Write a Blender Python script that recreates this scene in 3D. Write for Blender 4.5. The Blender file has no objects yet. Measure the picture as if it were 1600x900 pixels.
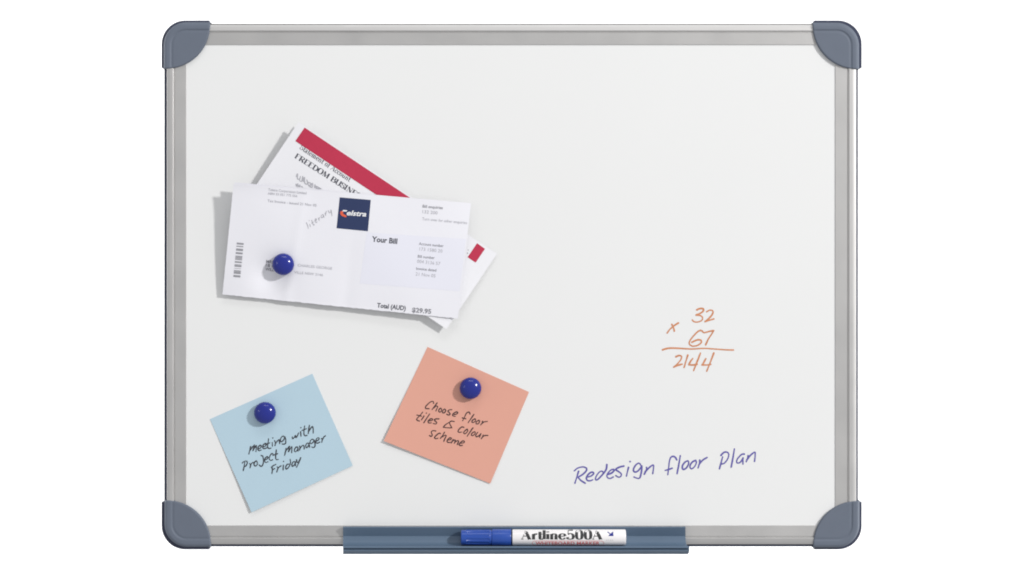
import bpy, bmesh, math, random
from mathutils import Vector
R = math.radians
random.seed(7)
sc = bpy.context.scene
COL = sc.collection

# ------------------------------------------------------------------ scale
S = 0.6 / 1082.0          # metres per photo pixel on the writing surface
D = 1.6                   # camera distance from the writing surface

def P(px, py, d=0.0):
    """point seen at photo pixel (px,py) and d metres in front of the writing surface"""
    k = (D - d) / D
    return Vector(((px - 800.0) * S * k, -d, (450.0 - py) * S * k))

# ------------------------------------------------------------------ camera, world, lamps, exposure
cam = bpy.data.cameras.new('camera')
cam.sensor_width = 36.0
cam.lens = 36.0 * D / (1600.0 * S)
cam.clip_start = 0.01
cam.clip_end = 100.0
co = bpy.data.objects.new('camera', cam)
co.location = (0, -D, 0)
co.rotation_euler = (R(90), 0, 0)
COL.objects.link(co)
sc.camera = co

w = bpy.data.worlds.new('World')
sc.world = w
w.use_nodes = True
bg = w.node_tree.nodes['Background']
bg.inputs[0].default_value = (0.985, 0.99, 1.0, 1)
bg.inputs[1].default_value = 0.535

def lamp(name, loc, target, power, sx, sy=None, shape='RECTANGLE', color=(1, 1, 1)):
    l = bpy.data.lights.new(name, 'AREA')
    l.shape = shape
    l.size = sx
    if sy: l.size_y = sy
    l.energy = power
    l.color = color
    o = bpy.data.objects.new(name, l)
    o.location = loc
    o.rotation_euler = (Vector(target) - Vector(loc)).to_track_quat('-Z', 'Y').to_euler()
    COL.objects.link(o)
    return o

kd = Vector((1.13, -1.0, 0.62)).normalized()
lamp('key_lamp', kd * 6.0, (0, 0, 0), 268.0, 0.42, shape='DISK', color=(1.0, 0.985, 0.965))
lamp('side_softbox', (-2.3, -1.9, 0.45), (0, 0, 0), 3.0, 0.35, 0.5)
lamp('top_softbox', (0.1, -1.3, 2.4), (0, 0, 0), 10.0, 1.6, 0.35)
lamp('backdrop_fill', (-1.9, 0.55, 0.5), (-0.35, 2.4, 0.0), 33.0, 0.9, 1.2)  # unseen lamps added to wash the backdrop to white
lamp('backdrop_fill', (1.9, 0.55, -0.5), (0.35, 2.4, 0.0), 33.0, 0.9, 1.2)
lamp('backdrop_fill', (-4.3, 0.5, 0.6), (-4.0, 2.4, 0.0), 60.0, 1.2, 1.6)  # outer pair added to keep the backdrop's far sides bright
lamp('backdrop_fill', (4.3, 0.5, 0.6), (4.0, 2.4, 0.0), 60.0, 1.2, 1.6)

sc.view_settings.view_transform = 'Standard'
sc.view_settings.look = 'None'
sc.view_settings.exposure = 0.0
sc.view_settings.gamma = 1.0
sc.cycles.filter_width = 1.9
sc.cycles.max_bounces = 8

# ------------------------------------------------------------------ materials
def mat(name, col, rough=0.5, metal=0.0, spec=0.5, coat=0.0, var=0.0, vscale=30.0, bump=0.0, bscale=300.0, stretch=(1, 1, 1), aniso=0.0, rvar=0.0):
    m = bpy.data.materials.new(name)
    m.use_nodes = True
    nt = m.node_tree
    b = nt.nodes['Principled BSDF']
    b.inputs['Base Color'].default_value = (*col, 1)
    b.inputs['Roughness'].default_value = rough
    b.inputs['Metallic'].default_value = metal
    b.inputs['Specular IOR Level'].default_value = spec
    b.inputs['Coat Weight'].default_value = coat
    b.inputs['Coat Roughness'].default_value = 0.08
    if var or bump or rvar:
        tc = nt.nodes.new('ShaderNodeTexCoord')
        mp = nt.nodes.new('ShaderNodeMapping')
        mp.inputs['Scale'].default_value = stretch
        nt.links.new(tc.outputs['Object'], mp.inputs['Vector'])
    if var or rvar:
        n = nt.nodes.new('ShaderNodeTexNoise')
        n.inputs['Scale'].default_value = vscale
        n.inputs['Detail'].default_value = 6
        n.inputs['Roughness'].default_value = 0.6
        nt.links.new(mp.outputs[0], n.inputs['Vector'])
    if var:
        mx = nt.nodes.new('ShaderNodeMix')
        mx.data_type = 'RGBA'
        mx.inputs[6].default_value = (*[max(0, c * (1 - var)) for c in col], 1)
        mx.inputs[7].default_value = (*[min(1, c * (1 + var)) for c in col], 1)
        nt.links.new(n.outputs['Fac'], mx.inputs[0])
        nt.links.new(mx.outputs[2], b.inputs['Base Color'])
    if rvar:
        mr = nt.nodes.new('ShaderNodeMapRange')
        mr.inputs['From Min'].default_value = 0.3
        mr.inputs['From Max'].default_value = 0.7
        mr.inputs['To Min'].default_value = rough - rvar
        mr.inputs['To Max'].default_value = rough + rvar
        nt.links.new(n.outputs['Fac'], mr.inputs['Value'])
        nt.links.new(mr.outputs[0], b.inputs['Roughness'])
    if bump:
        n2 = nt.nodes.new('ShaderNodeTexNoise')
        n2.inputs['Scale'].default_value = bscale
        n2.inputs['Detail'].default_value = 4
        nt.links.new(mp.outputs[0], n2.inputs['Vector'])
        bp = nt.nodes.new('ShaderNodeBump')
        bp.inputs['Strength'].default_value = bump
        bp.inputs['Distance'].default_value = 0.0006
        nt.links.new(n2.outputs['Fac'], bp.inputs['Height'])
        nt.links.new(bp.outputs[0], b.inputs['Normal'])
    return m

M = {
    'backdrop': mat('white_backdrop', (0.92, 0.92, 0.92), 0.9),
    'board': mat('white_enamel', (0.795, 0.80, 0.80), 0.3, var=0.010, vscale=5, rvar=0.03),
    'alu': mat('brushed_aluminium', (0.585, 0.578, 0.572), 0.5, metal=0.9, bump=0.06, bscale=900, var=0.03, vscale=25, stretch=(1, 1, 1), rvar=0.05),
    'cap': mat('slate_plastic', (0.134, 0.157, 0.202), 0.55, spec=0.25, var=0.05, vscale=60, bump=0.12, bscale=1500),
    'tray': mat('blue_grey_plastic', (0.108, 0.160, 0.232), 0.45, spec=0.35, var=0.05, vscale=40, bump=0.1, bscale=1200),
    'backing': mat('navy_edge', (0.062, 0.070, 0.108), 0.6, spec=0.1),  # backing edge, and the shade line painted round the corner caps
    'paper': mat('white_paper', (0.797, 0.795, 0.845), 0.75, spec=0.3, var=0.015, vscale=28, bump=0.12, bscale=120),
    'paper2': mat('white_paper_plain', (0.81, 0.81, 0.845), 0.75, spec=0.3, var=0.012, vscale=30, bump=0.1, bscale=120),
    'panelprint': mat('pale_lavender_print', (0.765, 0.768, 0.85), 0.75, spec=0.3),
    'red': mat('crimson_print', (0.49, 0.032, 0.076), 0.7, spec=0.3, var=0.08, vscale=220),
    'navy': mat('navy_print', (0.025, 0.040, 0.112), 0.65, spec=0.3, var=0.06, vscale=200),
    'white_print': mat('white_print', (0.8, 0.8, 0.82), 0.7),
    'orange_print': mat('orange_red_print', (0.75, 0.11, 0.045), 0.7),
    'print_dark': mat('dark_print', (0.075, 0.078, 0.1), 0.7),
    'print_mid': mat('grey_print', (0.24, 0.24, 0.27), 0.7),
    'print_bar': mat('barcode_print', (0.30, 0.30, 0.33), 0.7),
    'print_light': mat('pale_grey_print', (0.42, 0.42, 0.46), 0.7),
    'blue_note': mat('sky_blue_paper', (0.45, 0.60, 0.695), 0.8, spec=0.25, var=0.02, vscale=40, bump=0.08, bscale=200),
    'pink_note': mat('salmon_paper', (0.71, 0.36, 0.28), 0.8, spec=0.25, var=0.02, vscale=40, bump=0.08, bscale=200),
    'ink_black': mat('black_ink', (0.035, 0.038, 0.05), 0.6),
    'ink_brown': mat('dark_ink', (0.06, 0.026, 0.026), 0.6),
    'ink_orange': mat('orange_marker_ink', (0.60, 0.245, 0.118), 0.5, var=0.32, vscale=160),
    'ink_purple': mat('violet_marker_ink', (0.115, 0.10, 0.37), 0.5, var=0.32, vscale=160),
    'magnet': mat('blue_gloss_plastic', (0.011, 0.021, 0.235), 0.19, spec=0.5, var=0.04, vscale=80),
    'pen_blue': mat('blue_cap_plastic', (0.018, 0.07, 0.36), 0.3, var=0.05, vscale=120),
    'pen_white': mat('white_barrel', (0.84, 0.82, 0.83), 0.3),
    'pen_dark': mat('dark_seam', (0.03, 0.035, 0.06), 0.5),
    'pen_print': mat('barrel_black_print', (0.03, 0.03, 0.032), 0.45),
    'pen_red': mat('barrel_red_print', (0.72, 0.15, 0.16), 0.45),
}

# ------------------------------------------------------------------ object helpers
WLOC = {}
def tag(o, label=None, cat=None, group=None, kind=None):
    if label: o['label'] = label
    if cat: o['category'] = cat
    if group: o['group'] = group
    if kind: o['kind'] = kind
    return o

def empty(name, loc):
    o = bpy.data.objects.new(name, None)
    o.empty_display_size = 0.02
    o.location = loc
    COL.objects.link(o)
    WLOC[o] = Vector(loc)
    return o

def obj(name, verts, faces, m, parent=None, smooth=None, origin=None):
    """one mesh object from world-space vertices"""
    if origin is None:
        if parent is not None: origin = WLOC[parent]
        else:
            origin = sum((Vector(v) for v in verts), Vector()) / len(verts)
    me = bpy.data.meshes.new(name)
    me.from_pydata([tuple(Vector(v) - origin) for v in verts], [], faces)
    me.update()
    me.materials.append(m)
    if smooth is not None:
        me.polygons.foreach_set('use_smooth', [True] * len(me.polygons))
        if smooth < 180: me.set_sharp_from_angle(angle=R(smooth))
    o = bpy.data.objects.new(name, me)
    COL.objects.link(o)
    if parent is not None:
        o.parent = parent
        o.location = origin - WLOC[parent]
    else:
        o.location = origin
    WLOC[o] = Vector(origin)
    return o

class MB:
    def __init__(s): s.v = []; s.f = []
    def add(s, v, f):
        n = len(s.v); s.v += list(v); s.f += [tuple(i + n for i in q) for q in f]
    def build(s, name, m, parent=None, smooth=None): return obj(name, s.v, s.f, m, parent, smooth)

def quad_grid(c, nx, ny, mp, eps=0.0, jit=None):
    """grid over the pixel quad c = TL,TR,BR,BL, mapped by mp(px,py,eps)"""
    v = []; f = []
    for j in range(ny + 1):
        for i in range(nx + 1):
            u = i / nx; t = j / ny
            x = (c[0][0] * (1 - u) + c[1][0] * u) * (1 - t) + (c[3][0] * (1 - u) + c[2][0] * u) * t
            y = (c[0][1] * (1 - u) + c[1][1] * u) * (1 - t) + (c[3][1] * (1 - u) + c[2][1] * u) * t
            if jit:
                dx, dy = jit(u, t); x += dx; y += dy
            v.append(mp(x, y, eps))
    for j in range(ny):
        for i in range(nx):
            a = j * (nx + 1) + i
            f.append((a, a + nx + 1, a + nx + 2, a + 1))
    return v, f

def smooth_pts(pts, n=5):
    if len(pts) < 3: return pts
    out = []
    q = [pts[0]] + list(pts) + [pts[-1]]
    for i in range(1, len(q) - 2):
        p0, p1, p2, p3 = q[i - 1:i + 3]
        for k in range(n):
            t = k / n
            out.append(tuple(0.5 * (2 * p1[a] + (p2[a] - p0[a]) * t + (2 * p0[a] - 5 * p1[a] + 4 * p2[a] - p3[a]) * t * t
                                    + (3 * p1[a] - p0[a] - 3 * p2[a] + p3[a]) * t ** 3) for a in (0, 1)))
    out.append(tuple(pts[-1]))
    return out

def ribbon(mb, pts, width, mp, eps, caps=True, wfun=None):
    """flat ink stroke along pixel polyline pts"""
    n = len(pts)
    L = []; Rr = []
    for i in range(n):
        a = pts[max(0, i - 1)]; b = pts[min(n - 1, i + 1)]
        dx, dy = b[0] - a[0], b[1] - a[1]
        l = math.hypot(dx, dy) or 1e-6
        dx /= l; dy /= l
        hw = (wfun(dx, dy, i / max(1, n - 1)) if wfun else width) / 2
        x, y = pts[i]
        L.append((x - dy * hw, y + dx * hw)); Rr.append((x + dy * hw, y - dx * hw))
        if i == 0: d0 = (dx, dy, hw)
        if i == n - 1: d1 = (dx, dy, hw)
    v = []; f = []
    for i in range(n):
        e = eps + 0.00003 * i / n
        v.append(mp(*L[i], e)); v.append(mp(*Rr[i], e))
    for i in range(n - 1):
        f.append((2 * i, 2 * i + 1, 2 * i + 3, 2 * i + 2))
    if caps:
        for (x, y), (dx, dy, hw), sgn, base, e in ((pts[0], d0, -1, 0, eps), (pts[-1], d1, 1, 2 * (n - 1), eps + 0.00003)):
            idx = []
            for k in range(1, 6):
                a = math.pi * k / 6
                cx = x - dy * hw * math.cos(a) + sgn * dx * hw * math.sin(a)
                cy = y + dx * hw * math.cos(a) + sgn * dy * hw * math.sin(a)
                idx.append(len(v)); v.append(mp(cx, cy, e))
            f.append(tuple([base] + idx + [base + 1]))
    mb.add(v, f)

def dot_mark(mb, c, r, mp, eps):
    v = [mp(c[0] + r * math.cos(k * math.pi / 5), c[1] + r * math.sin(k * math.pi / 5), eps) for k in range(10)]
    mb.add(v, [tuple(range(10))])

def hand(strokes, org, scl, width, mp, base=0.00010):
    mb = MB()
    rnd = random.Random(len(strokes))
    for i, st in enumerate(strokes):
        pts = [(org[0] + x / scl, org[1] + y / scl) for x, y in st]
        e = base + (i % 7) * 0.000012
        if len(pts) == 1:
            dot_mark(mb, pts[0], width * 0.55, mp, e); continue
        ph = rnd.random() * 6
        ribbon(mb, smooth_pts(pts), width, mp, e,
               wfun=lambda dx, dy, t, ph=ph: width * (0.95 + 0.13 * math.sin(ph + 5 * t) - 0.1 * t))
    return mb

def type_text(mb, body, a, b, cap, mp, eps, bold=0.0, shear=0.0, sub=0):
    """upright type from baseline point a to b (pixels), capitals cap pixels high"""
    cu = bpy.data.curves.new('type', 'FONT')
    cu.body = body; cu.offset = bold; cu.shear = shear; cu.resolution_u = 3
    o = bpy.data.objects.new('type', cu)
    COL.objects.link(o)
    dg = bpy.context.evaluated_depsgraph_get()
    me = bpy.data.meshes.new_from_object(o.evaluated_get(dg))
    bm = bmesh.new(); bm.from_mesh(me)
    if sub:
        bmesh.ops.triangulate(bm, faces=bm.faces[:])
        bmesh.ops.subdivide_edges(bm, edges=bm.edges[:], cuts=sub, use_grid_fill=True)
    bm.verts.index_update()
    vs = [v.co.copy() for v in bm.verts]; fs = [tuple(v.index for v in f.verts) for f in bm.faces]
    bm.free()
    bpy.data.objects.remove(o); bpy.data.curves.remove(cu); bpy.data.meshes.remove(me)
    x0 = min(v.x for v in vs); x1 = max(v.x for v in vs)
    dx, dy = b[0] - a[0], b[1] - a[1]
    l = math.hypot(dx, dy); ux, uy = dx / l, dy / l
    out = []
    for v in vs:
        s = (v.x - x0) / (x1 - x0) * l
        t = v.y / 0.7 * cap
        out.append(mp(a[0] + ux * s + uy * t, a[1] + uy * s - ux * t, eps))
    mb.add(out, fs)

# serif letters with thick stems and hairlines: v = stem, h = hairline, c = curve, T = thick diagonal, t = thin diagonal
G = {
 'A': (0.92, [('t', [(.06, 0), (.42, 1)]), ('T', [(.42, 1), (.78, 0)]), ('t', [(.2, .36), (.62, .36)]), ('t', [(-.02, .02), (.2, .02)]), ('t', [(.6, .02), (.95, .02)])]),
 'B': (0.85, [('v', .2, 0, 1), ('c', [(.05, .98), (.45, .98), (.68, .88), (.68, .65), (.5, .53), (.2, .52)]), ('c', [(.45, .52), (.75, .42), (.78, .2), (.6, .03), (.05, .02)])]),
 'D': (0.92, [('v', .2, 0, 1), ('c', [(.05, .98), (.45, .98), (.75, .8), (.82, .5), (.75, .2), (.45, .02), (.05, .02)])]),
 'E': (0.8, [('v', .2, 0, 1), ('t', [(.05, .98), (.7, .98), (.7, .75)]), ('t', [(.2, .52), (.5, .52)]), ('t', [(.05, .02), (.72, .02), (.74, .28)])]),
 'F': (0.76, [('v', .2, 0, 1), ('t', [(.05, .98), (.7, .98), (.7, .72)]), ('t', [(.2, .52), (.5, .52)]), ('t', [(.05, .02), (.4, .02)])]),
 'I': (0.42, [('v', .21, 0, 1), ('t', [(.05, .98), (.37, .98)]), ('t', [(.05, .02), (.37, .02)])]),
 'M': (1.12, [('t', [(.16, 0), (.16, 1)]), ('T', [(.18, .98), (.55, .05)]), ('t', [(.55, .05), (.88, .98)]), ('v', .92, 0, 1), ('t', [(.03, .02), (.3, .02)]), ('t', [(.78, .02), (1.06, .02)])]),
 'N': (0.95, [('t', [(.18, 0), (.18, 1)]), ('T', [(.16, .98), (.8, .05)]), ('t', [(.8, 0), (.8, 1)]), ('t', [(.03, .02), (.32, .02)]), ('t', [(.66, .98), (.94, .98)])]),
 'O': (0.95, [('c', [(.47, 1), (.2, .9), (.1, .5), (.2, .1), (.47, 0), (.74, .1), (.84, .5), (.74, .9), (.47, 1)])]),
 'R': (0.9, [('v', .2, 0, 1), ('c', [(.05, .98), (.45, .98), (.7, .88), (.7, .64), (.5, .52), (.2, .5)]), ('T', [(.45, .5), (.8, .02)]), ('t', [(.05, .02), (.38, .02)])]),
 'S': (0.72, [('c', [(.62, .72), (.58, .92), (.36, 1), (.14, .88), (.14, .66), (.4, .52), (.62, .36), (.62, .12), (.38, 0), (.14, .08), (.08, .3)])]),
 'U': (0.95, [('c', [(.2, 1), (.2, .3), (.3, .06), (.5, 0), (.7, .08), (.78, .3), (.78, 1)]), ('t', [(.05, .98), (.36, .98)]), ('t', [(.66, .98), (.92, .98)])]),
 'a': (0.6, [('c', [(.12, .48), (.2, .62), (.38, .6), (.42, .45), (.42, .1), (.5, .0), (.58, .06)]), ('c', [(.42, .36), (.18, .28), (.1, .12), (.22, 0), (.42, .12)])]),
 'c': (0.55, [('c', [(.48, .46), (.42, .6), (.28, .63), (.12, .5), (.1, .26), (.2, .04), (.34, 0), (.5, .14)])]),
 'e': (0.58, [('t', [(.12, .36), (.5, .36)]), ('c', [(.5, .36), (.46, .56), (.3, .63), (.14, .52), (.1, .28), (.2, .05), (.34, 0), (.52, .14)])]),
 'f': (0.42, [('c', [(.46, .92), (.34, 1), (.22, .9), (.2, .7), (.2, 0)]), ('t', [(.05, .6), (.4, .6)]), ('t', [(.06, .01), (.36, .01)])]),
 'i': (0.36, [('v', .18, 0, .62), ('T', [(.18, .88), (.18, .78)])]),
 'l': (0.36, [('v', .18, 0, 1)]),
 'm': (1.0, [('v', .17, 0, .62), ('c', [(.18, .45), (.3, .61), (.42, .6), (.48, .45), (.48, 0)]), ('c', [(.49, .45), (.62, .61), (.74, .6), (.8, .45), (.8, 0)]), ('t', [(.04, .01), (.92, .01)])]),
 'n': (0.7, [('v', .17, 0, .62), ('c', [(.18, .45), (.3, .61), (.44, .6), (.52, .45), (.52, 0)]), ('t', [(.05, .01), (.3, .01)]), ('t', [(.4, .01), (.65, .01)])]),
 'o': (0.6, [('c', [(.3, .63), (.14, .54), (.1, .31), (.16, .08), (.3, 0), (.44, .08), (.5, .31), (.44, .54), (.3, .63)])]),
 'r': (0.52, [('v', .17, 0, .62), ('c', [(.18, .42), (.28, .58), (.4, .62), (.46, .52)]), ('t', [(.05, .01), (.3, .01)])]),
 't': (0.42, [('c', [(.2, .85), (.2, .2), (.26, .03), (.36, 0), (.44, .06)]), ('t', [(.04, .6), (.42, .6)])]),
 'u': (0.7, [('c', [(.17, .62), (.17, .2), (.24, .02), (.36, 0), (.52, .16)]), ('v', .52, 0, .62)]),
 '5': (0.72, [('t', [(.18, 1), (.6, 1)]), ('t', [(.18, 1), (.14, .56)]), ('c', [(.14, .56), (.34, .66), (.54, .56), (.62, .32), (.54, .08), (.34, 0), (.14, .08), (.1, .24)])]),
 '0': (0.72, [('c', [(.36, 1), (.18, .88), (.12, .5), (.18, .12), (.36, 0), (.54, .12), (.6, .5), (.54, .88), (.36, 1)])]),
 ' ': (0.4, []),
}
def serif_text(mb, body, a, b, cap, mp, eps, thick=0.2, thin=0.05):
    tot = sum(G[ch][0] for ch in body)
    dx, dy = b[0] - a[0], b[1] - a[1]
    l = math.hypot(dx, dy); ux, uy = dx / l, dy / l
    k = l / tot
    x = 0.0; n = 0
    for ch in body:
        wd, sts = G[ch]
        for st in sts:
            if st[0] == 'v': pts = [(st[1], st[2]), (st[1], (st[2] + st[3]) / 2), (st[1], st[3])]
            elif st[0] == 'c': pts = smooth_pts(st[1], 4)
            else: pts = st[1]
            pp = []
            if len(pts) < 6:
                pts = [((1 - q / 4) * p[0] + q / 4 * r[0], (1 - q / 4) * p[1] + q / 4 * r[1]) for p, r in zip(pts, pts[1:]) for q in range(4)] + [pts[-1]]
            for (gx, gy) in pts:
                s = (x + gx) * k; t = gy * cap
                pp.append((a[0] + ux * s + uy * t, a[1] + uy * s - ux * t))
            kind = st[0]
            def wf(ddx, ddy, t, kind=kind):
                if kind in 'vT': return thick * cap
                if kind == 't': return thin * cap
                vert = abs(-ddx * uy + ddy * ux)
                return cap * (thin + (thick - thin) * vert ** 1.6)
            ribbon(mb, pp, 1, mp, eps + (n % 5) * 0.00001, caps=False, wfun=wf)
            n += 1
        x += wd

# ------------------------------------------------------------------ setting
bd = obj('backdrop', [(-8, 2.4, -3.5), (8, 2.4, -3.5), (8, 2.4, 3.5), (-8, 2.4, 3.5)], [(0, 1, 2, 3)], M['backdrop'])
tag(bd, kind='structure')

# ------------------------------------------------------------------ whiteboard
board = empty('whiteboard', P(799, 853, -0.006))
tag(board, 'white dry-erase board in a silver frame with slate corner caps', 'whiteboard')

def box_px(x0, y0, x1, y1, d0, d1):
    """box whose front edges (depth d0) sit at the given pixels, back at depth d1"""
    c = [P(x0, y0, d0), P(x1, y0, d0), P(x1, y1, d0), P(x0, y1, d0)]
    b = [Vector((p.x, -d1, p.z)) for p in c]
    return c + b, [(3, 2, 1, 0), (4, 5, 6, 7), (0, 1, 5, 4), (1, 2, 6, 5), (2, 3, 7, 6), (3, 0, 4, 7)]
v, f = box_px(280, 60, 1316, 832, 0, -2.5 * S)
panel = obj('writing_panel', v, f, M['board'], board)
x0, y0, x1, y1 = 252.6, 32.0, 1346.4, 858.4          # outline; dark rim imitates shade round the caps, steps in to backing edge between
ring = []
for (cx, cy, a0) in ((x1 - 37, y0 + 37, -90), (x1 - 37, y1 - 37, 0), (x0 + 37, y1 - 37, 90), (x0 + 37, y0 + 37, 180)):
    pts = [(cx + 37 * math.cos(R(a0 + k * 7.5)), cy + 37 * math.sin(R(a0 + k * 7.5))) for k in range(13)]
    tx, ty = -math.sin(R(a0)), math.cos(R(a0))
    ins = {-90: 6.0, 0: 5.9, 90: 4.6, 180: 4.2}
    def step(p, d, n, i): return [(p[0] + d[0] * 36.8, p[1] + d[1] * 36.8), (p[0] + d[0] * 36.8 - n[0] * i, p[1] + d[1] * 36.8 - n[1] * i)]
    na = (math.cos(R(a0)), math.sin(R(a0))); nb = (math.cos(R(a0 + 90)), math.sin(R(a0 + 90)))
    first_ = step(pts[0], (-tx, -ty), na, ins[a0])[::-1]
    nxt = {-90: 0, 0: 90, 90: 180, 180: -90}[a0]
    last_ = step(pts[-1], (-na[0], -na[1]), nb, ins[nxt])
    ring += first_ + pts + last_
NR = len(ring)
v = [P(x, y, -2.6 * S) for x, y in ring]
v += [Vector((q.x, 19 * S, q.z)) for q in v]
f = [tuple(range(NR - 1, -1, -1)), tuple(range(NR, 2 * NR))] + [(i, (i + 1) % NR, NR + (i + 1) % NR, NR + i) for i in range(NR)]
obj('backing_sheet', v, f, M['backing'], board)

# rail section: distance outward from the inner edge, height above the writing surface (pixels)
RAIL = [(0, -0.6), (0, 0.9), (0.5, 1.4), (17.2, 2.1), (17.8, 1.2), (18.6, 1.2), (20.2, 3.4), (20.8, 3.75),
        (24.5, 3.75), (28.8, 3.75), (30.0, 3.1), (30.5, 1.2), (30.6, -2.4), (0, -2.4)]
SLOPE = {'top': 0.36, 'right': 0.0, 'left': -0.09, 'bottom': 0.12}
def rail(a0, a1, side, edge, k=1.0):
    v = []; f = []
    segs = 1
    n = len(RAIL)
    for a in (a0, a1):
        for (o, h) in RAIL:
            if 20.5 < o < 30.4: h -= (o - 20.8) * SLOPE[side]
            o *= k
            if side == 'top': p = P(a, edge - o, h * S)
            elif side == 'bottom': p = P(a, edge + o, h * S)
            elif side == 'left': p = P(edge - o, a, h * S)
            else: p = P(edge + o, a, h * S)
            v.append(p)
    for i in range(n):
        j = (i + 1) % n
        f.append((i, j, n + j, n + i) if side in ('bottom', 'left') else (i, n + i, n + j, j))
    f.append(tuple(range(n))); f.append(tuple(range(2 * n - 1, n - 1, -1)))
    o = obj('frame_rail', v, f, M['alu'], board, smooth=28)
    return o
rail(300, 1298, 'top', 70, 33 / 30.6)
rail(302, 1298, 'bottom', 821, 29.5 / 30.6)
rail(80, 810, 'left', 291, 30.5 / 30.6)
rail(82, 810, 'right', 1305, 33 / 30.6)

# corner caps: one mesh, turned to the four corners
def cap_mesh():
    N, K = 90, 60
    RO = 36.0
    E = 73.0
    arc = math.pi / 2 * RO
    st = E - RO
    tot = 2 * st + arc
    def outer(t):
        s = t * tot
        if s < st: return (E - s, 0.0)
        if s < st + arc:
            a = (s - st) / RO
            return (RO - RO * math.sin(a), RO - RO * math.cos(a))
        return (0.0, RO + s - st - arc)
    a0 = math.asin(4 / 69.0)
    def inner(t):
        a = -a0 + t * (math.pi / 2 + 2 * a0)
        return (4 + 69 * math.cos(a), 4 + 69 * math.sin(a))
    def dist(u, v):
        if u < RO and v < RO: return RO - math.hypot(RO - u, RO - v)
        return min(u, v)
    prof = [(0, 0.5), (0.8, 2.6), (1.8, 4.2), (3.2, 5.5), (4.6, 6.2), (6.5, 6.5), (10, 6.5), (11.5, 6.3), (12.4, 5.3), (13.6, 5.0), (14.8, 5.3), (16.5, 5.7), (400, 5.7)]
    def h(d):
        for (x0, y0), (x1, y1) in zip(prof, prof[1:]):
            if d <= x1: return y0 + (y1 - y0) * max(0, d - x0) / (x1 - x0)
        return prof[-1][1]
    v = []; f = []
    for i in range(N + 1):
        t = i / N
        o = outer(t); q = inner(t)
        ln = math.hypot(q[0] - o[0], q[1] - o[1])
        for j in range(K + 1):
            s = (j / K) ** 1.15
            u = o[0] + (q[0] - o[0]) * s; w_ = o[1] + (q[1] - o[1]) * s
            di = 69 - math.hypot(u - 4, w_ - 4)        # distance to the inner edge: small rounded lip
            hh = h(dist(u, w_))
            if di < 1.6: hh -= 1.5 * (1 - max(0, di) / 1.6) ** 2
            v.append((u * S, -hh * S, -w_ * S))
    W = K + 1
    for i in range(N):
        for j in range(K):
            a = i * W + j
            f.append((a, a + W, a + W + 1, a + 1))
    n0 = len(v)
    for i in range(N + 1):
        x, y, z = v[i * W]; v.append((x, 20 * S, z))
    for i in range(N + 1):
        x, y, z = v[i * W + K]; v.append((x, 1.0 * S, z))
    for i in range(N):
        f.append((i * W, n0 + i, n0 + i + 1, (i + 1) * W))
        m0 = n0 + N + 1
        f.append((i * W + K, (i + 1) * W + K, m0 + i + 1, m0 + i))
    me = bpy.data.meshes.new('corner_cap')
    me.from_pydata(v, [], f)
    bm = bmesh.new(); bm.from_mesh(me)
    bmesh.ops.remove_doubles(bm, verts=bm.verts[:], dist=1e-7)
    bmesh.ops.recalc_face_normals(bm, faces=bm.faces[:])
    bm.to_mesh(me); bm.free()
    me.polygons.foreach_set('use_smooth', [True] * len(me.polygons))
    me.set_sharp_from_angle(angle=R(50))
    me.materials.append(M['cap'])
    return me
cm = cap_mesh()
first = bpy.data.objects.new('corner_cap', cm)
for i, (px, py, a) in enumerate(((254.6, 34, 0), (1343.2, 34.6, 90), (1344, 856.2, 180), (256, 855.2, 270))):
    o = first if i == 0 else first.copy()
    COL.objects.link(o)
    o.parent = board
    o.location = P(px, py, 0.003) * 1.0 - WLOC[board]
    o.location.y = 0 - WLOC[board].y
    o.rotation_euler = (0, R(a), 0)

# pen tray: (depth px, photo y) section
TR = [(4.6, 822.6), (12.0, 823.4), (12.6, 824.2), (5.8, 837.6), (6.2, 839.0), (7.6, 845), (12, 850), (18, 852.3), (26, 854.0), (31, 853.9), (33, 853.4), (35, 853.6), (36, 854.4),
      (36.2, 856.2), (32.0, 857.0), (32.0, 858.4), (36.0, 859.2), (35.4, 861.0), (30.5, 862.0), (29.5, 863.2), (24.5, 865.6), (12, 866.0), (4.6, 858)]
def tray():
    n = len(TR)
    v = []; f = []
    for side in (0, 1):
        for k, (d, y) in enumerate(TR):
            if side == 0: x = 536.0
            else: x = 1071.0 if y < 839.5 else 1071 + 6.0 * min(1, (d - 6) / 26)
            p = P(x, y, d * S)
            v.append(p)
    for i in range(n):
        j = (i + 1) % n
        f.append((i, j, n + j, n + i))
    f.append(tuple(range(n - 1, -1, -1))); f.append(tuple(range(n, 2 * n)))
    return obj('pen_tray', v, f, M['tray'], board, smooth=32)
tray()

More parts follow.
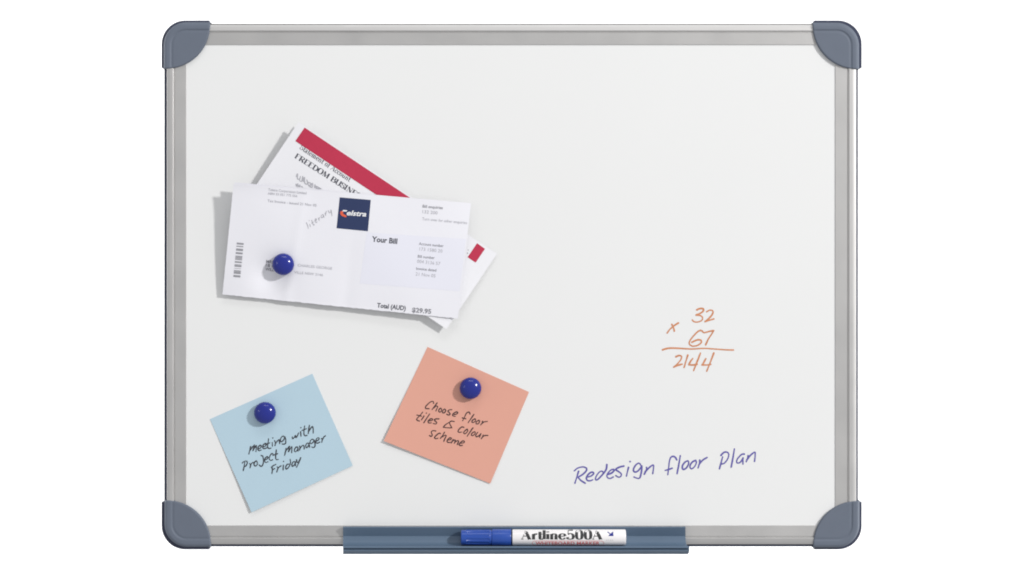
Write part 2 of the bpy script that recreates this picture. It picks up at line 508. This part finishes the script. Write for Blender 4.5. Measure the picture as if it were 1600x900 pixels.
# writing on the panel
flat = lambda x, y, e: P(x, y, e)
SUM = [[(460, 72), (500, 55), (540, 60), (535, 90), (490, 120), (448, 135), (500, 140), (530, 165), (520, 200), (470, 220), (425, 215), (405, 195)],
       [(580, 95), (620, 75), (655, 85), (650, 125), (605, 180), (562, 214)], [(562, 214), (610, 200), (668, 182)],
       [(235, 232), (190, 260), (130, 310), (98, 355)], [(155, 250), (175, 290), (185, 330)],
       [(510, 322), (475, 335), (420, 390), (375, 450), (370, 490), (410, 515), (470, 505), (515, 470), (505, 440), (460, 440), (400, 468)],
       [(525, 330), (550, 350), (610, 335), (665, 325)], [(665, 325), (640, 370), (600, 430), (568, 500)],
       [(42, 560), (120, 540), (250, 542), (400, 550), (550, 542), (700, 552), (820, 560), (908, 562)],
       [(205, 645), (240, 630), (272, 640), (265, 680), (215, 740), (178, 772)], [(178, 772), (230, 750), (280, 735)],
       [(350, 625), (330, 690), (305, 775)],
       [(410, 668), (385, 700), (362, 742)], [(362, 742), (410, 745), (465, 738)], [(505, 600), (470, 690), (420, 815)],
       [(570, 668), (550, 705), (526, 744)], [(526, 744), (580, 745), (630, 738)], [(668, 600), (630, 700), (582, 820)]]
o = hand(SUM, (1030, 475), 7.823, 2.75, flat).build('handwriting', M['ink_orange'], panel)
o['label'] = 'orange handwritten multiplication 32 x 67'
PLAN = [[(160, 360), (130, 460), (95, 572)], [(85, 350), (140, 305), (230, 280), (295, 300), (300, 345), (240, 410), (150, 465)], [(150, 465), (200, 520), (280, 572)],
        [(320, 462), (380, 445), (428, 405), (420, 378), (380, 378), (330, 420), (300, 480), (320, 522), (370, 528), (412, 510)],
        [(665, 240), (655, 320), (610, 390), (540, 470), (490, 512), (462, 500), (480, 440), (530, 375), (575, 355), (600, 375)],
        [(680, 415), (750, 390), (795, 345), (785, 325), (740, 335), (690, 385), (665, 440), (690, 480), (730, 485), (780, 460)],
        [(970, 265), (890, 285), (825, 325), (870, 360), (920, 400), (920, 440), (880, 465), (825, 435)],
        [(1052, 290), (1035, 360), (1015, 445)], [(1080, 185)],
        [(1280, 265), (1255, 225), (1225, 215), (1180, 250), (1145, 310), (1145, 355), (1180, 372), (1230, 345), (1290, 265)],
        [(1290, 265), (1285, 350), (1265, 450), (1240, 485), (1200, 480), (1150, 460)],
        [(1375, 290), (1370, 340), (1335, 410)], [(1350, 370), (1420, 295), (1495, 245), (1498, 310), (1485, 400)]]
FP = [[(275, 235), (250, 195), (215, 180), (180, 200), (160, 260), (150, 340), (135, 468)], [(95, 400), (150, 385), (205, 365)],
      [(330, 170), (310, 290), (280, 450)],
      [(450, 250), (410, 265), (370, 315), (362, 365), (385, 385), (425, 360), (455, 310), (460, 265), (435, 252)],
      [(570, 245), (530, 260), (490, 305), (482, 350), (505, 375), (545, 350), (575, 300), (580, 260), (560, 247)],
      [(635, 240), (630, 290), (608, 360)], [(620, 315), (680, 240), (750, 198)],
      [(990, 190), (970, 270), (942, 375)], [(965, 165), (1010, 120), (1060, 115), (1088, 150), (1070, 220), (1020, 285), (970, 300)],
      [(1175, 65), (1155, 190), (1125, 350)],
      [(1330, 145), (1290, 150), (1230, 210), (1210, 260), (1225, 285), (1270, 270), (1312, 205)], [(1308, 215), (1310, 300)],
      [(1390, 170), (1385, 210), (1360, 265)], [(1370, 235), (1430, 160), (1495, 115), (1500, 170), (1490, 260)]]
mb = hand(PLAN, (890, 705), 11.43, 2.7, flat)
m2 = hand(FP, (1030, 695), 10.0, 2.7, flat)
mb.add(m2.v, m2.f)
o = mb.build('handwriting', M['ink_purple'], panel)
o['label'] = 'violet handwritten line Redesign floor plan'

# ------------------------------------------------------------------ papers
def affine_uv(c):
    (x0, y0), (x1, y1), _, (x3, y3) = c
    ax, ay, bx, by = x1 - x0, y1 - y0, x3 - x0, y3 - y0
    det = ax * by - ay * bx
    def uv(px, py):
        dx, dy = px - x0, py - y0
        return (dx * by - dy * bx) / det, (ax * dy - ay * dx) / det
    return uv
clamp = lambda x: max(0.0, min(1.0, x))

# statement, the rear sheet
SC = [(466.5, 190.8), (776.5, 396.5), (697.5, 514), (387.5, 308.3)]
suv = affine_uv(SC)
def s_h(px, py):
    u, v = suv(px, py); u = clamp(u); v = clamp(v)
    return (22 * (1 - u) + 4 * u) * (1 - v) + (14 * (1 - u) + 10 * u) * v + 0.8 * math.sin(5 * u + 3 * v) + 0.5 * math.sin(13 * u - 4 * v)
def s_map(px, py, e): return P(px, py, s_h(px, py) * S + e)
def s_back(px, py, e):
    u, v = suv(px, py); u = clamp(u); v = clamp(v)
    return P(px, py, (s_h(px, py) - 1.0 - 12 * (1 - u) ** 1.5 * (1 - v * 0.6)) * S + e)
statement = empty('account_statement', P(620, 400, 0.004))
tag(statement, 'folded white account statement with a crimson band, tucked behind the bill', 'paper')
def solid(o, t):
    m = o.modifiers.new('thickness', 'SOLIDIFY'); m.thickness = t; m.offset = -1
v, f = quad_grid(SC, 40, 24, s_map)
o = obj('front_leaf', v, f, M['paper2'], statement); solid(o, 0.00025)
v, f = quad_grid([(467.5, 192.3), (775.5, 397), (696.5, 512), (389.5, 307.5)], 40, 24, s_back)
o = obj('rear_leaf', v, f, M['paper2'], statement); solid(o, 0.00025)
mb = MB()
mb.add(*quad_grid([(476, 199.3), (700, 348.5), (686, 369.2), (461.5, 220.3)], 36, 6, s_map, 0.00022))
mb.add(*quad_grid([(745.5, 380.0), (757.8, 388.8), (743.2, 410.2), (730.7, 401.8)], 4, 5, s_map, 0.00022))
mb.build('red_band', M['red'], statement)
mb = MB()
dot_mark(mb, (731.6, 390.6), 0.8, s_map, 0.0001); dot_mark(mb, (730.4, 395.6), 0.9, s_map, 0.0001)
mb.build('printed_mark', M['print_mid'], statement)
mb = MB()
serif_text(mb, 'Statement of Account', (467.5, 232.0), (545.5, 284.0), 7.6, s_map, 0.0001, thick=0.17, thin=0.05)
mb.build('printed_line', M['print_dark'], statement)
mb = MB()
serif_text(mb, 'FREEDOM BUSINESS', (459.6, 246), (567, 314.5), 8.2, s_map, 0.0001, thick=0.29, thin=0.06)
mb.build('printed_line', M['print_dark'], statement)
SCR = [[(108, 660), (122, 625), (122, 690), (150, 690), (160, 655), (150, 715), (185, 715), (190, 655), (175, 725)],
       [(195, 725), (210, 670), (215, 745), (250, 755), (240, 700), (265, 780)], [(255, 735), (300, 755), (270, 780), (310, 800), (315, 745), (290, 790)],
       [(345, 765), (340, 805), (375, 790), (360, 812), (425, 818)], [(345, 780), (390, 800), (420, 816)],
       [(105, 760), (112, 785), (125, 752), (130, 790)], [(140, 780), (155, 790), (150, 765)], [(172, 790), (186, 796)]]
hand(SCR, (450, 195), 8.183, 1.7, s_map).build('signature', M['print_light'], statement)

# bill, the front sheet
BC = [(365, 287), (736, 317.6), (715.5, 497.8), (347.5, 460)]
buv = affine_uv(BC)
def b_h(px, py):
    u, v = buv(px, py); u = clamp(u); v = clamp(v)
    l = 30 - 20 * v - 2 * v * v
    r = 10 + 4 * v
    h = l * (1 - u) + r * u
    h += 0.9 * math.sin(7 * u + 2 * v) * math.sin(3.1 * v) + 0.3 * math.sin(16 * u - 5 * v) + 0.9 * math.exp(-((u - 0.30 + 0.03 * v) / 0.022) ** 2) * (0.4 + 0.6 * v) - 0.8 * math.exp(-((u - 0.52) / 0.03) ** 2) * v + 1.8 * math.exp(-v / 0.05) * (1 - u) ** 3
    h -= 7.5 * math.exp(-((px - 423) ** 2 + (py - 428) ** 2) / (2 * 19.0 ** 2))
    return h
def b_map(px, py, e): return P(px, py, b_h(px, py) * S + e)
def b_back(px, py, e):
    u, v = buv(px, py); u = clamp(u); v = clamp(v)
    return P(px, py, (b_h(px, py) - 0.9 - 9.0 * (1 - u) ** 2.5 * (1 - 0.75 * v)) * S + e)
bill = empty('folded_bill', P(540, 390, 0.008))
tag(bill, 'folded white bill with a navy logo square and printed columns, in front of the statement', 'paper')
jr = random.Random(3)
jt = [jr.uniform(-0.5, 0.5) for _ in range(200)]
def bjit(u, t):
    if t > 0.999: return (0, jt[int(u * 120)] * 0.9)
    if u < 0.001: return (jt[int(t * 50)] * 0.35, 0)
    return (0, 0)
v, f = quad_grid(BC, 100, 40, b_map, 0, bjit)
o = obj('front_leaf', v, f, M['paper'], bill); solid(o, 0.00025)
v, f = quad_grid([(367, 285.0), (733, 317.2), (713, 496.3), (350, 458.5)], 60, 30, b_back, 0)
o = obj('rear_leaf', v, f, M['paper'], bill); solid(o, 0.00025)
v, f = quad_grid([(573, 363), (728, 373.5), (718, 455), (562, 443)], 14, 10, b_map, 0.00006)
obj('shaded_panel', v, f, M['panelprint'], bill)
v, f = quad_grid([(530.8, 308.3), (579.4, 312.4), (574.8, 361.3), (525.9, 356.6)], 10, 10, b_map, 0.00012)
logo = obj('logo_square', v, f, M['navy'], bill)
mb = MB()
type_text(mb, 'elstra', (541.6, 336.0), (572.3, 338.2), 7.6, b_map, 0.00026, bold=0.03, shear=0.25)
mb.add(*quad_grid([(536.2, 328.0), (542.6, 328.5), (541.6, 330.6), (535.0, 330.2)], 2, 1, b_map, 0.00026))
mb.build('wordmark', M['white_print'], logo)
mb = MB()
ribbon(mb, smooth_pts([(535.2, 330.9), (533.6, 332.2), (535.2, 335.6), (540.2, 338.0)]), 2.9, b_map, 0.00022,
       wfun=lambda dx, dy, t: 2.2 + 2.0 * math.sin(math.pi * min(1, t * 0.8 + 0.1)))
mb.build('emblem', M['orange_print'], logo)
def printed_line(ink, body, a, b, cap, mp, eps, **k):
    mb = MB()
    type_text(mb, body, a, b, cap, mp, eps, **k)
    return mb.build('printed_line', M[ink], bill)
printed_line('print_dark', 'Your Bill', (580.7, 377.2), (620.5, 381.0), 8.2, b_map, 0.00016, bold=0.03)
printed_line('print_dark', 'Total (AUD)', (589.0, 480.2), (633.6, 485.0), 7.0, b_map, 0.00016, bold=0.024)
printed_line('print_mid', '$29.95', (643.6, 487.4), (673.5, 490.2), 7.0, b_map, 0.00016, bold=0.03)
printed_line('print_mid', 'MRS', (415.6, 410.6), (427.5, 411.9), 4.6, b_map, 0.00016, bold=0.02)
printed_line('print_mid', '18 E', (415.0, 416.6), (428.0, 418.0), 4.6, b_map, 0.00016, bold=0.02)
printed_line('print_mid', 'WILL', (414.4, 422.5), (428.0, 424.0), 4.6, b_map, 0.00016, bold=0.02)
printed_line('print_mid', 'Bill enquiries', (660.2, 324.2), (691.8, 326.8), 4.4, b_map, 0.00016, bold=0.012)
printed_line('print_mid', 'Account number', (654.4, 382.6), (692.8, 386.2), 4.2, b_map, 0.00016, bold=0.012)
printed_line('print_mid', 'Bill number', (652.6, 402.4), (679, 404.9), 4.2, b_map, 0.00016, bold=0.012)
printed_line('print_mid', 'Invoice dated', (650.2, 421.4), (681.6, 424.3), 4.2, b_map, 0.00016, bold=0.012)
printed_line('print_light', 'Telstra Corporation Limited', (419.0, 298.0), (478.8, 303.6), 3.9, b_map, 0.00016, bold=0.006)
printed_line('print_light', 'ABN 33 051 775 556', (418.2, 303.8), (464.4, 308.2), 3.7, b_map, 0.00016, bold=0.006)
printed_line('print_light', 'Tax Invoice - issued 21 Nov 05', (417.8, 315.4), (494.4, 322.8), 4.0, b_map, 0.00016, bold=0.008)
printed_line('print_light', '132 200', (660, 333.0), (683.5, 335.0), 5.0, b_map, 0.00016)
printed_line('print_light', 'Turn over for other enquiries', (659.5, 343.8), (729.5, 350.2), 4.4, b_map, 0.00016)
printed_line('print_light', '173 1580 20', (655.2, 391.4), (691, 394.8), 5.2, b_map, 0.00016)
printed_line('print_light', '004 3136 57', (651.6, 410.6), (687.6, 414.6), 5.2, b_map, 0.00016)
printed_line('print_light', '21 Nov 05', (649.2, 430.4), (680.2, 433.6), 5.2, b_map, 0.00016)
printed_line('print_light', 'CHARLES GEORGE', (465.0, 416.2), (518.8, 421.4), 4.0, b_map, 0.00016)
printed_line('print_light', 'VILLE NSW 2146', (459.6, 427.2), (504.4, 431.6), 4.0, b_map, 0.00016)
LIT = [[(175, 560), (210, 640), (235, 740)], [(280, 610), (300, 680)], [(265, 495)], [(345, 480), (370, 560), (400, 630), (430, 620)], [(340, 570), (400, 530)],
       [(450, 500), (490, 470), (480, 430), (450, 450), (455, 520), (480, 555), (510, 530)], [(555, 420), (580, 490)], [(570, 440), (590, 390)],
       [(690, 300), (640, 340), (650, 400), (690, 390), (710, 330)], [(700, 310), (730, 390)], [(760, 260), (780, 330)], [(775, 290), (800, 200)],
       [(860, 180), (890, 240), (930, 240), (945, 170)], [(945, 160), (965, 260), (975, 345)]]
o = hand(LIT, (470, 320), 20.0, 1.15, b_map, 0.00016).build('handwriting', M['print_light'], bill)
mb = MB()
for (y0, y1) in ((115, 150), (178, 198), (232, 276), (306, 342), (376, 392), (398, 414), (420, 436), (444, 460), (488, 518), (548, 560), (566, 598), (628, 636), (668, 692), (698, 738), (765, 805)):
    q = []
    for yy, sd in ((y0, 0), (y0, 1), (y1, 1), (y1, 0)):
        x = 258 - (yy - 115) * 0.101 + (138 if sd else 0)
        q.append((350 + x / 12.857, 370 + (yy + (12 if sd else 0)) / 12.857))
    mb.add(*quad_grid(q, 2, 1, b_map, 0.00016))
mb.build('barcode', M['print_bar'], bill)

# ------------------------------------------------------------------ sticky notes
def sticky(label, corners, hf, m, strokes, org, scl, wd, ink):
    uv = affine_uv(corners)
    def mp(px, py, e):
        u, v = uv(px, py)
        return P(px, py, hf(clamp(u), clamp(v)) * S + e)
    cx = sum(c[0] for c in corners) / 4; cy = sum(c[1] for c in corners) / 4
    root = empty('sticky_note', P(cx, cy, 0.0))
    tag(root, label, 'sticky note', 'square sticky notes on the board')
    v, f = quad_grid(corners, 30, 30, mp)
    o = obj('sheet', v, f, m, root); solid(o, 0.0002)
    hand(strokes, org, scl, wd, mp).build('handwriting', ink, root)
    return mp
MEET = [[(205, 405), (192, 460), (178, 515)], [(195, 465), (230, 415), (262, 380)], [(262, 380), (250, 430), (238, 465)], [(238, 465), (262, 425), (290, 390), (288, 435), (283, 480)],
        [(318, 440), (350, 425), (362, 395), (345, 385), (320, 410), (312, 445), (330, 465), (362, 455)],
        [(388, 410), (425, 395), (438, 368), (420, 358), (393, 380), (384, 415), (402, 436), (440, 425)],
        [(470, 290), (462, 360), (455, 410), (475, 432), (505, 428)], [(425, 372), (490, 350)],
        [(525, 345), (527, 400)], [(533, 278)],
        [(560, 320), (572, 350), (565, 390)], [(568, 370), (595, 330), (625, 305), (632, 330), (635, 362)],
        [(705, 262), (685, 248), (660, 270), (645, 310), (660, 335), (690, 310), (715, 270)], [(715, 262), (725, 310), (722, 355), (700, 370), (672, 365)],
        [(822, 262), (825, 290), (850, 270), (870, 240), (873, 270), (890, 258), (915, 205)],
        [(945, 185), (950, 250)], [(948, 125)],
        [(1005, 100), (995, 170), (995, 225), (1015, 245), (1040, 238)], [(968, 165), (1035, 140)],
        [(1075, 90), (1065, 150), (1058, 215)], [(1060, 190), (1085, 150), (1115, 110), (1130, 130), (1132, 205)],
        [(95, 760), (108, 700), (118, 640)], [(80, 650), (110, 625), (145, 620), (155, 645), (140, 685), (108, 705)],
        [(190, 655), (205, 675), (195, 720)], [(200, 690), (222, 650), (245, 640)],
        [(290, 615), (265, 635), (255, 670), (272, 692), (297, 680), (305, 645), (290, 615)],
        [(385, 545), (395, 600), (390, 660), (370, 695), (345, 690), (330, 675)], [(360, 536), (386, 546)],
        [(412, 605), (445, 590), (462, 565), (445, 555), (420, 580), (410, 615), (428, 640), (465, 628)],
        [(535, 515), (515, 510), (490, 545), (480, 585), (500, 610), (530, 600)],
        [(585, 455), (578, 520), (575, 575), (590, 600), (615, 595)], [(535, 535), (605, 510)],
        [(730, 430), (720, 485), (708, 535)], [(722, 480), (755, 430), (780, 400)], [(780, 400), (770, 445), (765, 480)], [(765, 480), (790, 440), (815, 405), (815, 450), (812, 495)],
        [(895, 410), (875, 415), (855, 445), (855, 475), (875, 480), (900, 445)], [(902, 415), (907, 470)],
        [(930, 395), (935, 420), (928, 460)], [(932, 440), (960, 400), (985, 385), (995, 400), (998, 440)],
        [(1055, 352), (1030, 365), (1020, 395), (1030, 420), (1050, 410), (1068, 375)], [(1068, 355), (1078, 415)],
        [(1140, 310), (1115, 295), (1090, 320), (1085, 350), (1105, 360), (1135, 335), (1145, 310)], [(1145, 310), (1158, 360), (1155, 405), (1130, 420), (1108, 410)],
        [(1172, 325), (1205, 310), (1220, 285), (1200, 275), (1175, 300), (1170, 335), (1190, 355), (1228, 340)],
        [(1255, 285), (1265, 305), (1258, 340)], [(1262, 320), (1285, 270), (1312, 245)],
        [(518, 705), (527, 745), (520, 805)], [(512, 712), (545, 685), (580, 668)], [(524, 752), (562, 730)],
        [(598, 705), (608, 725), (592, 780)], [(602, 745), (625, 710), (655, 690)],
        [(690, 680), (685, 750)], [(692, 625)],
        [(790, 595), (795, 640), (780, 690), (750, 730), (730, 738), (725, 705), (745, 670), (770, 665)],
        [(850, 625), (828, 640), (815, 675), (825, 698), (850, 680), (868, 640)], [(866, 630), (870, 690)],
        [(885, 600), (890, 635), (905, 640), (925, 610), (945, 570)], [(945, 570), (920, 640), (885, 712)]]
b_note = sticky('square sky blue sticky note reminding of a project manager meeting', [(328, 655), (488, 584), (551, 727.5), (393, 800.5)],
                lambda u, v: 0.5 + 3.0 * v ** 2 * (1 - 0.5 * u) + 0.9 * (1 - u) * v + 0.15 * math.sin(9 * u + 4 * v), M['blue_note'], MEET, (370, 655), 9.473, 1.95, M['ink_black'])
CHO = [[(375, 155), (370, 127), (335, 125), (285, 165), (250, 205), (255, 232), (305, 235)],
       [(430, 145), (390, 200), (350, 250)], [(375, 225), (415, 195), (440, 205), (425, 240), (412, 270)],
       [(485, 228), (460, 250), (458, 280), (478, 290), (500, 265), (498, 238), (485, 228)],
       [(545, 240), (520, 265), (515, 295), (535, 302), (560, 280), (562, 255), (545, 240)],
       [(660, 250), (620, 255), (598, 275), (618, 295), (632, 320), (610, 335), (580, 320)],
       [(680, 320), (720, 325), (752, 300), (735, 285), (700, 300), (672, 330), (685, 350), (715, 355)],
       [(945, 320), (930, 290), (895, 300), (870, 340), (850, 385), (828, 425)], [(825, 380), (878, 392)],
       [(1005, 325), (960, 390), (915, 455)],
       [(1020, 395), (985, 415), (975, 445), (1000, 450), (1030, 425), (1030, 400), (1020, 395)],
       [(1080, 415), (1045, 440), (1040, 468), (1065, 475), (1090, 450), (1092, 425), (1080, 415)],
       [(1140, 430), (1135, 460), (1110, 490)], [(1130, 465), (1170, 440), (1215, 435)],
       [(205, 290), (160, 345), (112, 395), (125, 420), (155, 428)], [(115, 335), (185, 352)],
       [(225, 350), (185, 412)], [(262, 305)], [(312, 320), (265, 390), (222, 455)],
       [(300, 425), (345, 420), (360, 400), (335, 392), (300, 415), (290, 445), (310, 460), (340, 455)],
       [(460, 395), (410, 395), (388, 412), (405, 432), (425, 455), (405, 475), (370, 465)],
       [(700, 437), (650, 430), (620, 455)], [(620, 455), (658, 533)], [(658, 533), (600, 535), (528, 525)], [(528, 525), (565, 482), (640, 440)],
       [(850, 530), (820, 520), (780, 550), (758, 585), (775, 605), (815, 600)],
       [(900, 555), (865, 580), (845, 610), (865, 628), (895, 605), (910, 575), (900, 555)],
       [(990, 535), (945, 600), (900, 665)],
       [(1015, 595), (980, 615), (965, 645), (990, 655), (1020, 630), (1028, 605), (1015, 595)],
       [(1065, 605), (1035, 650), (1045, 675), (1080, 660), (1115, 625)], [(1115, 625), (1092, 682)],
       [(1150, 645), (1140, 675), (1120, 705)], [(1138, 680), (1175, 655), (1225, 655)],
       [(410, 585), (370, 578), (340, 595), (345, 620), (355, 650), (335, 668), (310, 655)],
       [(485, 625), (460, 620), (420, 650), (390, 685), (410, 705), (445, 695)],
       [(545, 605), (515, 655), (480, 700)], [(505, 680), (555, 650), (572, 660), (550, 705), (535, 745)],
       [(595, 725), (635, 720), (655, 700), (630, 690), (600, 715), (585, 745), (605, 765), (635, 760)],
       [(680, 715), (665, 745), (650, 772)], [(668, 745), (700, 725), (715, 735), (700, 778)], [(705, 765), (745, 735), (765, 745), (745, 797)],
       [(790, 775), (840, 770), (858, 750), (835, 738), (800, 760), (775, 795), (795, 812), (825, 808)]]
p_note = sticky('square salmon pink sticky note about floor tiles and colour scheme', [(668, 542), (826.5, 612.5), (766, 755.5), (599.5, 689)],
                lambda u, v: 0.5 + 3.4 * v ** 2 * (1 - 0.6 * u) + 0.6 * (1 - u) * v + 0.15 * math.sin(8 * u - 5 * v), M['pink_note'], CHO, (640, 615), 10.0, 1.9, M['ink_brown'])

# ------------------------------------------------------------------ magnets
def magnet_mesh():
    r0 = 17.0 * S
    prof = [(0.93, 0.0), (0.97, 0.5), (0.985, 3.5), (1.0, 6.4)]
    for k in range(1, 21):
        a = math.pi / 2 * k / 20
        prof.append((math.cos(a) ** 0.96 if k < 20 else 0.0, 6.4 + 10.6 * math.sin(a)))
    n = 56
    v = []; f = []
    for (r, h) in prof[:-1]:
        for k in range(n):
            a = 2 * math.pi * k / n
            v.append((r * r0 * math.cos(a), -h * S, r * r0 * math.sin(a)))
    for i in range(len(prof) - 2):
        for k in range(n):
            a = i * n + k; b = i * n + (k + 1) % n
            f.append((a, b, b + n, a + n))
    c = len(v); v.append((0, -prof[-1][1] * S, 0))
    i = (len(prof) - 2) * n
    for k in range(n): f.append((i + k, i + (k + 1) % n, c))
    f.append(tuple(range(n - 1, -1, -1)))
    me = bpy.data.meshes.new('round_magnet')
    me.from_pydata(v, [], f)
    bm = bmesh.new(); bm.from_mesh(me); bmesh.ops.recalc_face_normals(bm, faces=bm.faces[:]); bm.to_mesh(me); bm.free()
    me.polygons.foreach_set('use_smooth', [True] * len(me.polygons))
    me.set_sharp_from_angle(angle=R(60))
    me.materials.append(M['magnet'])
    return me
mm = magnet_mesh()
m0 = bpy.data.objects.new('round_magnet', mm)
for i, (px, py, lab) in enumerate(((443, 413, 'glossy blue round magnet pinning the folded bill'),
                                   (413, 645.5, 'glossy blue round magnet holding the sky blue sticky note'),
                                   (735, 607, 'glossy blue round magnet holding the salmon pink sticky note'))):
    o = m0 if i == 0 else m0.copy()
    COL.objects.link(o)
    top = P(px, py, 14 * S)
    base = (b_map, b_note, p_note)[i](px, py, 0)
    o.location = (top.x, base.y - 0.0002, top.z)
    tag(o, lab, 'magnet', 'round blue magnets')

# ------------------------------------------------------------------ marker pen
CY, CDEP, RB = 839.6, 18.8, 12.4
axis = P(800, CY, CDEP * S)
kk = (D - CDEP * S) / D
def pen_x(px): return (px - 800) * S * kk
def lathe_x(prof, m, name, parent, n=48, flute=None, smooth=35):
    v = []; f = []
    for (px, r) in prof:
        for k in range(n):
            a = 2 * math.pi * k / n
            rr = r * S * kk
            if flute: rr *= flute(a, px)
            v.append((pen_x(px), axis.y - rr * math.cos(a), axis.z + rr * math.sin(a)))
    L = len(prof)
    for i in range(L - 1):
        for k in range(n):
            a = i * n + k; b = i * n + (k + 1) % n
            f.append((a, b, b + n, a + n))
    f.append(tuple(range(n - 1, -1, -1))); f.append(tuple(range((L - 1) * n, L * n)))
    return obj(name, v, f, m, parent, smooth=smooth)
pen = empty('whiteboard_marker', axis + Vector((0, 0, -RB * S)))
tag(pen, 'white whiteboard marker with a blue cap lying in the tray', 'marker')
def fl(a, px):
    if 729 < px < 764.5: return 1 - 0.075 * (1 if math.sin(a * 12 + 0.4) < 0.1 else 0)
    return 1
cap = lathe_x([(720.3, 9.6), (720.6, 11.0), (721.4, 11.6), (728.6, 11.8), (729.4, 11.8), (764.0, 12.2), (765.0, 12.2), (767.4, 11.4), (768.4, 11.4), (769.2, 12.6), (770, 12.8), (797.8, 12.8), (798.6, 12.4)],
              M['pen_blue'], 'cap', pen, n=96, flute=fl)
lathe_x([(798.65, 11.2), (800.6, 11.2)], M['pen_dark'], 'neck_ring', pen)
barrel = lathe_x([(800.7, 11.9), (801.0, 12.3), (801.6, 12.4), (975.4, 12.4), (976.6, 12.2), (977.4, 11.6), (977.7, 10.6)], M['pen_white'], 'barrel', pen, n=96)
def pmap(px, py, e):
    s = max(-0.999, min(0.999, (CY - py) / RB))
    a = math.asin(s)
    rr = RB * S * kk + e
    return Vector((pen_x(px), axis.y - rr * math.cos(a), axis.z + rr * math.sin(a)))
mb = MB()
for word, x0, x1 in (('A', 814.5, 829.5), ('r', 830.6, 839.4), ('t', 840.2, 847.2), ('l', 847.4, 852.8), ('i', 853.2, 858.2), ('n', 858.6, 871.8), ('e', 872.0, 884.0),
                     ('5', 884.6, 897.2), ('0', 898.2, 911.2), ('0', 911.8, 924.8), ('A', 924.8, 940.2)):
    serif_text(mb, word, (x0, 840.8), (x1, 840.8), 12.8, pmap, 0.00006, thick=0.38, thin=0.09)
mb.build('lettering', M['pen_print'], barrel)
mb = MB()
type_text(mb, 'WHITEBOARD MARKER', (836.5, 849.9), (936.5, 849.9), 5.2, pmap, 0.00008, bold=0.02, sub=2)
pill = []
for k in range(13):
    a = math.pi / 2 + math.pi * k / 12
    pill.append((837 + 5.6 * math.cos(a), 847.3 - 3.9 * math.sin(a)))
for k in range(13):
    a = -math.pi / 2 + math.pi * k / 12
    pill.append((937.5 + 5.6 * math.cos(a), 847.3 - 3.9 * math.sin(a)))
pill.append(pill[0])
ribbon(mb, pill, 0.55, pmap, 0.00006, caps=False)
o = mb.build('lettering', M['pen_red'], barrel)
o['label'] = 'red printed lettering in an oval outline'
mb = MB()
ribbon(mb, [(949.2, 830.3), (951.4, 831.8), (953.6, 833.2)], 1.3, pmap, 0.00006)
mb.add(*quad_grid([(957.6, 829.4), (957.9, 836.0), (949.6, 835.9), (953.0, 832.6)], 6, 6, pmap, 0.00008))
mb.build('emblem', M['magnet'], barrel)
mb = MB()
for x in (946.5, 949.5, 953, 955.5):
    ribbon(mb, [(x, 843.2), (x + 0.8, 841.2), (x + 1.6, 843.0)], 0.45, pmap, 0.00006)
o = mb.build('lettering', M['print_light'], barrel)
o['label'] = 'tiny pale grey print'
